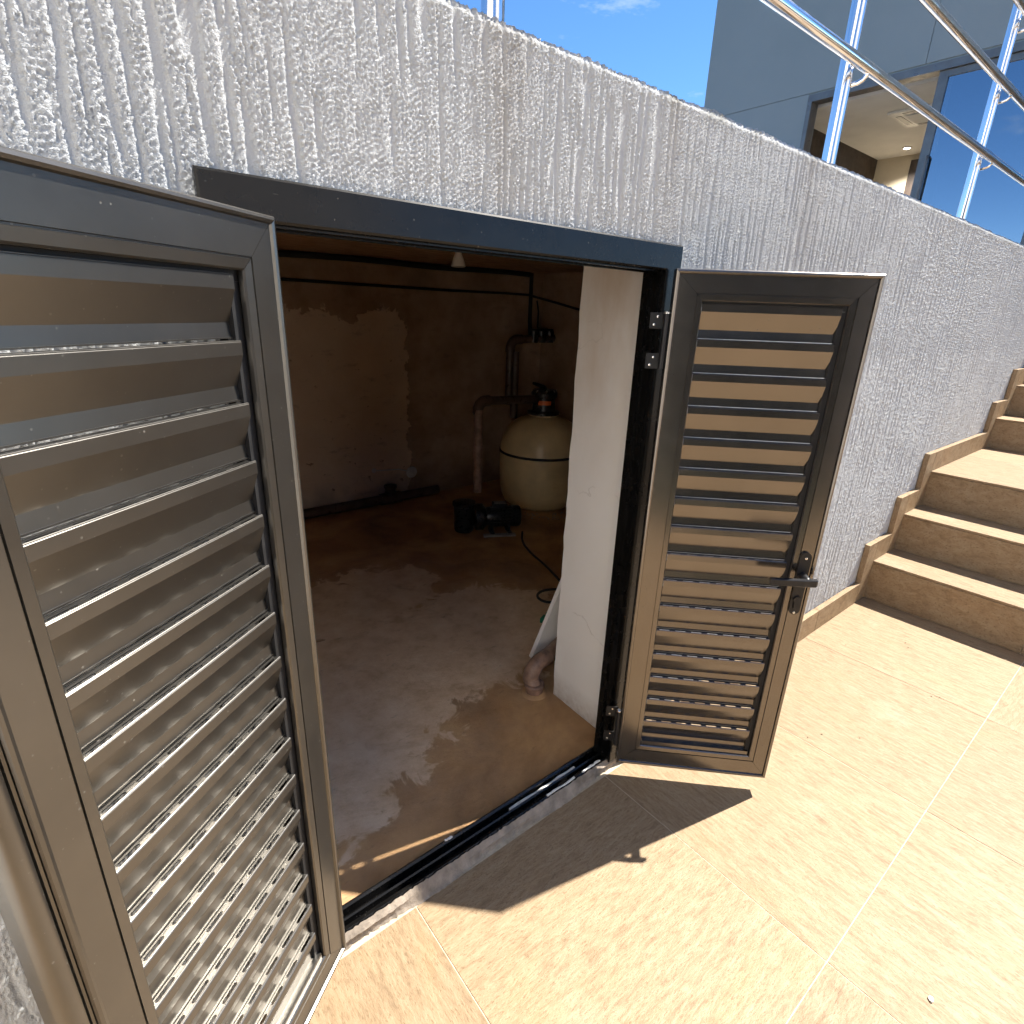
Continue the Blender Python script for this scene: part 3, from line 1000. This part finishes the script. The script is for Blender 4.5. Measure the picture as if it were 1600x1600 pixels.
# ================================================================ PUMP ROOM CONTENTS
# sand filter
TX, TY = 2.43, 1.90
tank = empty('sand_filter', (TX, TY, 0))
tag(tank, 'cream pool sand filter tank with black valve head in the pump room', 'filter tank')
RT = 0.272
prof = [(0.13, 0.0), (0.20, 0.004), (0.238, 0.03), (0.258, 0.075), (0.268, 0.13), (RT, 0.2), (RT, 0.36), (0.268, 0.40), (0.256, 0.452), (0.232, 0.50), (0.195, 0.542), (0.15, 0.570), (0.11, 0.583), (0.085, 0.587), (0.082, 0.605)]
MB().lathe(prof, seg=64).build('tank_body', 'tank_cream', tank, True, angle=60)
MB().lathe([(RT + 0.0005, 0.352), (RT + 0.004, 0.354), (RT + 0.004, 0.366), (RT + 0.0005, 0.368)], seg=64).build('seam_band', 'rubber', tank, True)
MB().lathe([(0.098, 0.598), (0.104, 0.602), (0.104, 0.614), (0.095, 0.620), (0.074, 0.624), (0.070, 0.700), (0.082, 0.708), (0.084, 0.735), (0.070, 0.752), (0.03, 0.758)], seg=40).build('valve_head', 'pump_black', tank, True)
for a in range(0, 360, 45):
    ca, sa = math.cos(R(a + 12)), math.sin(R(a + 12))
    MB().lathe([(0.007, 0.735), (0.007, 0.752), (0.004, 0.755)], (0.074 * ca, 0.074 * sa, 0), 8).build('valve_bolt', 'screw', tank, True)
MB().tube([(0.0, 0.0, 0.756), (-0.03, -0.02, 0.775), (-0.115, -0.02, 0.800)], [0.016, 0.013, 0.009], 10).build('valve_handle', 'pump_black', tank, True)
# curved orange label round the valve neck
lab = MB()
va = [R(200 + 4 * i) for i in range(17)]
V = [(r * math.cos(a), r * math.sin(a), z) for r in (0.0742, 0.0756) for z in (0.664, 0.690) for a in va]
n_ = 17
F = []
for i in range(16):
    F += [(2 * n_ + i, 2 * n_ + i + 1, 3 * n_ + i + 1, 3 * n_ + i), (i + 1, i, n_ + i, n_ + i + 1), (n_ + i, n_ + i + 1, 3 * n_ + i + 1, 3 * n_ + i), (i, i + 1, 2 * n_ + i + 1, 2 * n_ + i)]
lab.poly(V, F).build('valve_label', 'orange_label', tank)
gv = MB()
for _ in range(120):
    a, r = random.uniform(R(180), R(290)), random.uniform(0.25, 0.36)
    s_ = random.uniform(0.003, 0.008)
    x, y = r * math.cos(a), r * math.sin(a)
    gv.poly([(x - s_, y, s_ * .6), (x, y - s_, s_ * .5), (x + s_, y, s_ * .7), (x, y + s_, s_ * .6), (x, y, s_ * 1.3), (x, y, 0)],
            [(0, 1, 4), (1, 2, 4), (2, 3, 4), (3, 0, 4), (1, 0, 5), (2, 1, 5), (3, 2, 5), (0, 3, 5)])
gv.bm.normal_update()
o = gv.build('filter_gravel', 'concrete', None, False, (TX, TY, 0.0))
tag(o, 'scattered pale grit around the foot of the filter tank', 'gravel', kind='stuff')

# pump: motor lying along +x/-y, strainer pot behind
pump = empty('pool_pump', (1.80, 1.66, 0), R(-28))
pump.scale = (0.84, 0.84, 0.84)
tag(pump, 'black pool pump with finned motor beside the cream filter tank', 'pump')
MB().lathe([(0.045, -0.02), (0.062, -0.015), (0.066, 0.0), (0.066, 0.17), (0.060, 0.18)], (0.02, 0, 0.115), 28, 'x').build('motor_body', 'pump_black', pump, True)
for a in range(0, 360, 20):
    ca, sa = math.cos(R(a)), math.sin(R(a))
    MB().tube([(0.035, 0.068 * ca, 0.115 + 0.068 * sa), (0.18, 0.068 * ca, 0.115 + 0.068 * sa)], 0.0035, 6).build('motor_fin', 'pump_black', pump, True)
fan = MB().lathe([(0.066, 0.0), (0.073, 0.004), (0.073, 0.045), (0.066, 0.056), (0.050, 0.060)], (0.185, 0, 0.115), 28, 'x').build('fan_cover', 'pump_black', pump, True)
MB().lathe([(0.030, 0.0), (0.028, 0.002)], (0.2452, 0, 0.115), 20, 'x').build('fan_badge', 'screw', fan)
MB().box(0.05, 0.15, -0.038, 0.038, 0.180, 0.212, 0.006).build('terminal_box', 'pump_black', pump)
MB().box(0.06, 0.14, -0.028, 0.028, 0.2125, 0.2135).build('rating_plate', 'concrete', pump)
MB().lathe([(0.085, -0.05), (0.092, -0.045), (0.092, 0.0), (0.07, 0.02)], (-0.02, 0, 0.115), 28, 'x').build('pump_volute', 'pump_black', pump, True)
MB().lathe([(0.060, 0.02), (0.070, 0.04), (0.070, 0.20), (0.078, 0.205), (0.078, 0.225), (0.03, 0.235)], (-0.145, 0, 0), 28).build('strainer_pot', 'pump_black', pump, True)
for x in (0.03, 0.15):
    MB().box(x, x + 0.03, -0.07, 0.07, 0.0, 0.014, 0.003).box(x + 0.006, x + 0.024, -0.03, 0.03, 0.014, 0.055).build('foot', 'pump_black', pump)
MB().box(-0.02, 0.20, -0.10, -0.06, 0.0, 0.012, 0.002).build('base_slab', 'concrete', pump)

# PVC pipework, one run each
pr_ = 0.0255
pp = empty('pump_riser_pipe', (1.845, 1.80, 0.2))
tag(pp, 'brown plastic pipe rising from the pump and turning to the tank', 'pipe')
MB().tube([(-0.0, -0.0, 0.0), (0, 0, 0.485)], pr_, 18).build('pipe', 'brown_pvc_faded', pp, True)
MB().tube([(0, 0, 0.47)] + arc((0.055, 0.01, 0.475), 0.055, math.pi, math.pi / 2, (1, 0, 0), (0, 0, 1), 8) + [(0.08, 0.015, 0.53)], 0.031, 18).build('elbow', 'brown_pvc', pp, True)
MB().tube([(0.06, 0.012, 0.53), (0.51, 0.09, 0.50)], pr_, 18).build('pipe', 'brown_pvc', pp, True)
MB().tube([(0, 0, 0.20), (0, 0, 0.28)], 0.0285, 18).build('coupling', 'brown_pvc_faded', pp, True)
pq = empty('upper_return_pipe', (2.38, 2.20, 0.62))
tag(pq, 'dark brown plastic pipe loop high behind the filter tank', 'pipe')
MB().tube([(0, 0, 0), (0, 0, 0.36)], pr_, 18).build('pipe', 'brown_pvc', pq, True)
MB().tube([(0.065, 0.02, -0.1), (0.065, 0.02, 0.34)], pr_, 18).build('pipe', 'brown_pvc', pq, True)
MB().tube([(0, 0, 0.34)] + arc((0.06, 0, 0.36), 0.06, math.pi, math.pi / 2, (1, 0, 0), (0, 0, 1), 8) + [(0.09, 0, 0.42)], 0.032, 18).build('elbow', 'brown_pvc', pq, True)
MB().tube([(0.07, 0, 0.42), (0.36, -0.02, 0.43)], pr_, 18).build('pipe', 'brown_pvc', pq, True)
for x in (0.19, 0.26, 0.33):
    vv = MB().tube([(x, -0.01, 0.40), (x, -0.01, 0.475)], 0.032, 16).build('valve', 'pump_black', pq, True)
    MB().box(x - 0.030, x + 0.030, -0.018, -0.002, 0.475, 0.489, 0.003).build('valve_lever', 'pump_black', vv)
pb = empty('wall_foot_pipe', (1.0, 2.42, 0.035))
tag(pb, 'dark brown pipe lying along the foot of the back wall', 'pipe')
MB().tube([(-1.6, 0, 0), (0.95, 0.0, 0.0)], 0.03, 16).build('pipe', 'brown_pvc', pb, True)
MB().tube([(0.52, 0, 0), (0.66, 0, 0)], 0.038, 16).build('tee', 'brown_pvc', pb, True)
MB().tube([(0.59, 0, 0.02), (0.59, -0.005, 0.075)], 0.034, 16).build('tee_branch', 'brown_pvc', pb, True)
MB().lathe([(0.040, 0.07), (0.042, 0.075), (0.042, 0.088), (0.02, 0.094)], (0.59, -0.005, 0), 16).build('end_cap', 'brown_pvc', pb, True)

el = empty('floor_pipe_elbow', (1.078, 0.392, 0))
tag(el, 'short brown pipe elbow coming out of the floor beside the white reveal', 'pipe')
MB().tube([(0, 0, -0.01), (0, 0, 0.035)], 0.030, 20).build('socket', 'brown_pvc_faded', el, True)
MB().tube([(0, 0, 0.02)] + arc((0.055, 0.02, 0.045), 0.055, math.pi, math.pi / 2, (1, 0, 0), (0, 0, 1), 9) + [(0.075, 0.025, 0.100)], 0.0275, 20).build('elbow', 'brown_pvc_faded', el, True)
MB().tube([(0.065, 0.023, 0.100), (0.30, 0.10, 0.100)], 0.0245, 20).build('pipe', 'brown_pvc_faded', el, True)
MB().lathe([(0.034, 0.0), (0.034, 0.007), (0.031, 0.010)], (0, 0, 0.028), 20).build('collar', 'brown_pvc_faded', el, True)
MB().lathe([(0.045, 0.0), (0.040, 0.004), (0.031, 0.008)], (0, 0, 0.0), 20).build('mortar_ring', 'wet_concrete', el, True)

# board leaning in the corner behind the reveal
bd = MB().box(-0.19, 0.19, -0.008, 0.008, 0, 0.62, 0.001).build('leaning_board', 'white_plaster')
bd.location = (1.335, 0.50, 0.004)
bd.rotation_euler = (R(10), R(14), R(0))
tag(bd, 'pale board leaning inside the room behind the white reveal', 'board')

# ceiling lamp
lamp = empty('ceiling_bulb', (1.307, 1.20, 1.475))
tag(lamp, 'small unlit white spotlight bulb hanging from the pump room ceiling', 'bulb')
MB().lathe([(0.016, 0.0), (0.016, -0.03), (0.012, -0.05)], seg=20).build('lamp_holder', 'white_plastic', lamp, True)
MB().lathe([(0.012, -0.048), (0.013, -0.062), (0.021, -0.080), (0.027, -0.098), (0.0285, -0.106)], seg=28).build('bulb_body', 'white_plastic', lamp, True)
MB().lathe([(0.0265, -0.1062), (0.025, -0.1085), (0.01, -0.1095)], seg=28).build('bulb_face', 'concrete', lamp, True)

# cables and conduit on the back wall
cd = empty('ceiling_conduit', (1.0, RY1, 1.455))
tag(cd, 'thick black conduit running under the ceiling along the back wall', 'conduit')
pts = [(-1.9 + 0.15 * i, -0.022 + 0.003 * math.sin(i * 1.7), 0.0 + 0.004 * math.sin(i * 0.9)) for i in range(25)]
MB().tube(pts + [(1.74, -0.022, 0.0)], 0.0165, 10).build('conduit', 'cable_black', cd, True)
MB().tube([(1.745, -0.024, 0.012), (1.745, -0.024, -0.30), (1.755, -0.026, -0.40)], 0.014, 10).build('drop_pipe', 'cable_black', cd, True)
wc = MB().tube([(-0.9, RY1 - 0.01, 1.335), (0.2, RY1 - 0.01, 1.342), (1.04, RY1 - 0.01, 1.330), (1.5, RY1 - 0.012, 1.327), (2.1, RY1 - 0.01, 1.324), (2.55, RY1 - 0.012, 1.327), (2.72, RY1 - 0.02, 1.325), (2.84, RY1 - 0.12, 1.29), (RX1 - 0.012, RY1 - 0.35, 1.245), (RX1 - 0.012, 1.5, 1.16)], 0.008, 8).build('wall_cable', 'cable_black', None, True)
tag(wc, 'thin black cable strung across the stained back wall', 'cable')
hc = MB().tube([(2.80, RY1 - 0.03, 1.29), (2.80, RY1 - 0.05, 1.22), (2.79, RY1 - 0.06, 1.12), (2.76, RY1 - 0.1, 1.06)], 0.006, 8).build('hanging_cable', 'cable_black', None, True)
tag(hc, 'short black cable drooping to the pipes in the far corner', 'cable')
fc_pts = [(1.95, 1.50, 0.02), (1.90, 1.44, 0.006), (1.83, 1.30, 0.006), (1.78, 1.12, 0.006), (1.73, 0.97, 0.006), (1.70, 0.90, 0.006), (1.63, 0.82, 0.010), (1.54, 0.80, 0.012), (1.515, 0.86, 0.010), (1.57, 0.91, 0.007), (1.66, 0.88, 0.007), (1.80, 0.80, 0.006)]
cv = bpy.data.curves.new('floor_cable', 'CURVE')
cv.dimensions = '3D'; cv.bevel_depth = 0.006; cv.bevel_resolution = 3; cv.resolution_u = 8
sp = cv.splines.new('BEZIER'); sp.bezier_points.add(len(fc_pts) - 1)
for b, p in zip(sp.bezier_points, fc_pts):
    b.co = p; b.handle_left_type = b.handle_right_type = 'AUTO'
tmp = bpy.data.objects.new('tmp_curve', cv); COL.objects.link(tmp)
dg = bpy.context.evaluated_depsgraph_get()
fm_ = bpy.data.meshes.new_from_object(tmp.evaluated_get(dg))
bpy.data.objects.remove(tmp)
fco = link_mesh('floor_cable', fm_, 'cable_black')
tag(fco, 'black pump cable curling over the damp floor to the reveal', 'cable')
gp = MB().box(-0.02, 0.02, -0.012, 0.012, 0, 0.022, 0.004).tube([(0.02, 0, 0.012), (0.05, 0.01, 0.012)], 0.006, 8).build('green_hose_end', 'green_plastic', None, False, (1.415, 0.715, 0), 0.4)
tag(gp, 'tiny green hose end on the floor next to the leaning board', 'hose end')
# plastered-over spot with a loose wire on the back wall
wp = empty('wall_outlet_patch', (1.775, RY1, 0.172))
tag(wp, 'small white oval cover with a pale wire low on the back wall', 'wall cover')
MB().lathe([(0.040, 0.0), (0.038, -0.006), (0.015, -0.009)], (0, 0, 0), 24, 'y').build('cover', 'white_plastic', wp, True)
MB().tube([(-0.02, -0.004, 0.01), (-0.10, -0.006, 0.035), (-0.16, -0.006, 0.04), (-0.26, -0.006, 0.048)], 0.0045, 6).build('wire', 'white_plastic', wp, True)
MB().lathe([(0.016, 0.0), (0.014, -0.004)], (-0.27, 0, 0.05), 14, 'y').build('plaster_spot', 'white_plastic', wp, True)

# ================================================================ STAINLESS RAILING ON THE WALL
rail = empty('steel_railing', (0.6, 0.06, 1.60))
tag(rail, 'polished stainless steel railing on top of the stucco wall', 'railing')
PXs = [-0.52, 0.60, 1.715, 2.90, 4.1, 5.3, 6.5]
RZs = [1.815, 2.028, 2.24, 2.45]
py, ry = 0.050, 0.006
L_ = lambda x, y, z: (x - 0.6, y - 0.06, z - 1.60)
for x in PXs:
    MB().tube([L_(x, py, 1.600), L_(x, py, 2.52)], 0.0175, 24).build('post', 'chrome', rail, True)
    for z in RZs:
        MB().tube([L_(x + 0.012, py - 0.014, z - 0.030), L_(x + 0.017, py - 0.026, z - 0.028), L_(x + 0.018, ry + 0.006, z - 0.023), L_(x + 0.018, ry, z - 0.016), L_(x + 0.018, ry, z - 0.010)], 0.0055, 10).build('bracket', 'chrome', rail, True)
for z in RZs:
    MB().tube([L_(-1.2, ry, z), L_(7.4, ry, z)], 0.0132, 20).build('rail', 'chrome', rail, True)
MB().tube([L_(-1.2, py, 2.545), L_(7.4, py, 2.545)], 0.025, 20).build('handrail', 'chrome', rail, True)

# ================================================================ HOUSE ABOVE
HX = 7.5
house = empty('house', (HX, 1.5, 1.59))
tag(house, 'grey house on the upper terrace behind the steel railing', 'house')
H0 = Vector((HX, 1.5, 1.59))
DY0, DY1, DZ = -1.6, 3.16, 3.69      # door opening in the front
HY0, HY1, HZT = -3.2, 4.59, 5.4


def hb(name, mat, x0, x1, y0, y1, z0, z1, parent=None, bev=0.0):
    return MB().box(x0 - H0.x, x1 - H0.x, y0 - H0.y, y1 - H0.y, z0 - H0.z, z1 - H0.z, bev).build(name, mat, parent or house)


# wall behind the cladding, open at the door
hb('wall', 'house_paint', HX + 0.012, HX + 0.25, DY1, HY1 - 0.012, 1.58, HZT - 0.05)
hb('wall', 'house_paint', HX + 0.0125, HX + 0.25, HY0, DY1 - 0.001, DZ, HZT - 0.05)
hb('wall', 'house_paint', HX + 0.0125, HX + 0.25, HY0, DY0, 1.58, DZ - 0.001)
hb('side_wall', 'house_paint', HX + 0.252, 12.0, HY1 - 0.25, HY1 - 0.013, 1.58, HZT - 0.05)
hb('side_wall', 'house_paint', HX + 0.252, 12.0, HY0 + 0.002, HY0 + 0.25, 1.58, HZT - 0.05)
hb('roof', 'concrete', HX + 0.002, 12.1, HY0 - 0.02, HY1, HZT - 0.05, HZT + 0.05)
g = 0.003
hb('wall_panel', 'house_paint', HX, HX + 0.011, DY1 + g, HY1, 1.58, DZ + 0.02 - g, bev=0.0015)
hb('wall_panel', 'house_paint', HX, HX + 0.011, 2.0 + g, HY1, DZ + 0.02 + g, HZT - 0.06, bev=0.0015)
hb('wall_panel', 'house_paint', HX, HX + 0.011, -1.0 + g, 2.0 - g, DZ + 0.02 + g, HZT - 0.06, bev=0.0015)
hb('wall_panel', 'house_paint', HX, HX + 0.011, HY0, -1.0 - g, DZ + 0.02 + g, HZT - 0.06, bev=0.0015)
hb('wall_panel', 'house_paint', HX, HX + 0.011, HY0, DY0 - g, 1.58, DZ + 0.02 - g, bev=0.0015)
# sliding door set
hb('door_frame_head', 'house_frame', HX - 0.012, HX + 0.14, DY0, DY1, DZ - 0.07, DZ)
hb('door_frame_jamb', 'house_frame', HX - 0.012, HX + 0.14, DY1 - 0.05, DY1 - 0.0005, 1.59, DZ - 0.0705)
hb('door_frame_jamb', 'house_frame', HX - 0.012, HX + 0.14, DY0 + 0.0005, DY0 + 0.05, 1.59, DZ - 0.0705)


def slider(y0, y1, xo):
    # one sliding panel: stiles, rails and a pane
    s = hb('sliding_panel', 'house_frame', xo, xo + 0.04, y1 - 0.085, y1, 1.60, DZ - 0.072)
    hb('panel_stile', 'house_frame', xo, xo + 0.04, y0, y0 + 0.085, 1.60, DZ - 0.072, s)
    hb('panel_rail', 'house_frame', xo + 0.001, xo + 0.039, y0 + 0.086, y1 - 0.086, DZ - 0.13, DZ - 0.073, s)
    hb('panel_rail', 'house_frame', xo + 0.001, xo + 0.039, y0 + 0.086, y1 - 0.086, 1.60, 1.70, s)
    hb('pane', 'sliding_glass', xo + 0.016, xo + 0.022, y0 + 0.086, y1 - 0.086, 1.7005, DZ - 0.1305, s)
    return s


s1 = slider(0.72, 1.86, HX + 0.02)
s2 = slider(0.36, 1.74, HX + 0.075)
slider(-1.55, 0.42, HX + 0.02)
MB().tube([(0.02 - 0.012, 1.78 - 1.5, 2.45 - 1.59), (-0.035, 1.78 - 1.5, 2.46 - 1.59), (-0.035, 1.78 - 1.5, 2.86 - 1.59), (0.008, 1.78 - 1.5, 2.87 - 1.59)], 0.012, 10).build('pull_handle', 'house_frame', house, True)
# the room behind
IX1, IY1, IZ = 10.67, 3.53, 3.62
hb('interior_ceiling', 'house_ceiling', HX + 0.251, IX1, HY0 + 0.25, IY1, IZ, IZ + 0.05)
hb('interior_side_wall', 'house_dark_wood', HX + 0.251, IX1, IY1, IY1 + 0.05, 1.6, IZ + 0.049)
hb('interior_back_wall', 'house_cream', IX1, IX1 + 0.05, HY0 + 0.25, IY1 + 0.05, 1.6, IZ + 0.049)
hb('interior_dark_panel', 'house_dark_wood', IX1 - 0.04, IX1 - 0.001, 1.6, 3.04, 1.6, IZ - 0.08)
hb('interior_floor', 'house_cream', HX + 0.252, IX1, HY0 + 0.25, IY1, 1.581, 1.60)
ac = hb('air_conditioner', 'white_plastic', 8.45, 9.15, 1.95, 2.65, IZ - 0.03, IZ - 0.001, bev=0.01)
hb('intake_grille', 'house_ceiling', 8.60, 9.0, 2.10, 2.50, IZ - 0.042, IZ - 0.031, ac, 0.004)
for (a, b, c, d) in ((8.50, 8.56, 2.10, 2.50), (9.04, 9.10, 2.10, 2.50), (8.60, 9.0, 2.00, 2.06), (8.60, 9.0, 2.54, 2.60)):
    hb('air_slot', 'house_frame', a, b, c, d, IZ - 0.034, IZ - 0.0305, ac)
sl = MB().lathe([(0.06, 0.0), (0.06, -0.012), (0.045, -0.014)], (10.2 - H0.x, 2.98 - H0.y, IZ - 0.001 - H0.z), 24).build('downlight', 'white_plastic', house, True)
MB().lathe([(0.042, -0.0142), (0.040, -0.0150)], (10.2 - H0.x, 2.98 - H0.y, IZ - 0.001 - H0.z), 20).build('downlight_bulb', 'lamp_glow', sl)

dl = bpy.data.lights.new('downlight_lamp', 'SPOT')
dl.energy = 45
dl.spot_size = R(130)
dl.spot_blend = 0.8
dl.shadow_soft_size = 0.04
dl.color = (1.0, 0.93, 0.84)
dlo = bpy.data.objects.new('downlight_lamp', dl)
COL.objects.link(dlo)
dlo.location = (10.2, 2.98, IZ - 0.03)

# ================================================================ SMALL LITTER
sd = MB()
for (x, y) in [(1.62, -0.28), (1.67, -0.30), (1.75, -0.38), (2.28, -0.13), (2.31, -0.17), (2.5, -0.27), (2.47, -0.29), (2.18, -0.45), (2.2, -0.47), (0.62, -0.09)]:
    s_ = random.uniform(0.0014, 0.0026)
    a = random.uniform(0, 3)
    dx, dy = math.cos(a) * s_ * 1.6, math.sin(a) * s_ * 1.6
    ex, ey = -math.sin(a) * s_ * .7, math.cos(a) * s_ * .7
    sd.poly([(x - dx, y - dy, 0.0022), (x + ex, y + ey, 0.002), (x + dx, y + dy, 0.0022), (x - ex, y - ey, 0.002), (x, y, 0.002 + s_), (x, y, 0.0007)],
            [(0, 1, 4), (1, 2, 4), (2, 3, 4), (3, 0, 4), (1, 0, 5), (2, 1, 5), (3, 2, 5), (0, 3, 5)])
o = sd.build('seed_litter', 'seed')
tag(o, 'tiny dark seeds scattered over the sunlit beige tiles', 'seeds', kind='stuff')
pbl = MB()
bmesh.ops.create_icosphere(pbl.bm, subdivisions=2, radius=1.0)
for v in pbl.bm.verts:
    v.co = Vector((v.co.x * 0.006, v.co.y * 0.0045, max(v.co.z, -0.6) * 0.003)) * (1 + 0.15 * math.sin(v.co.x * 5 + v.co.y * 7))
o = pbl.build('white_pebble', 'pebble', None, True, (1.09, -0.755, 0.0028), 0.5)
tag(o, 'single white chip lying on the tiles at lower right', 'pebble')
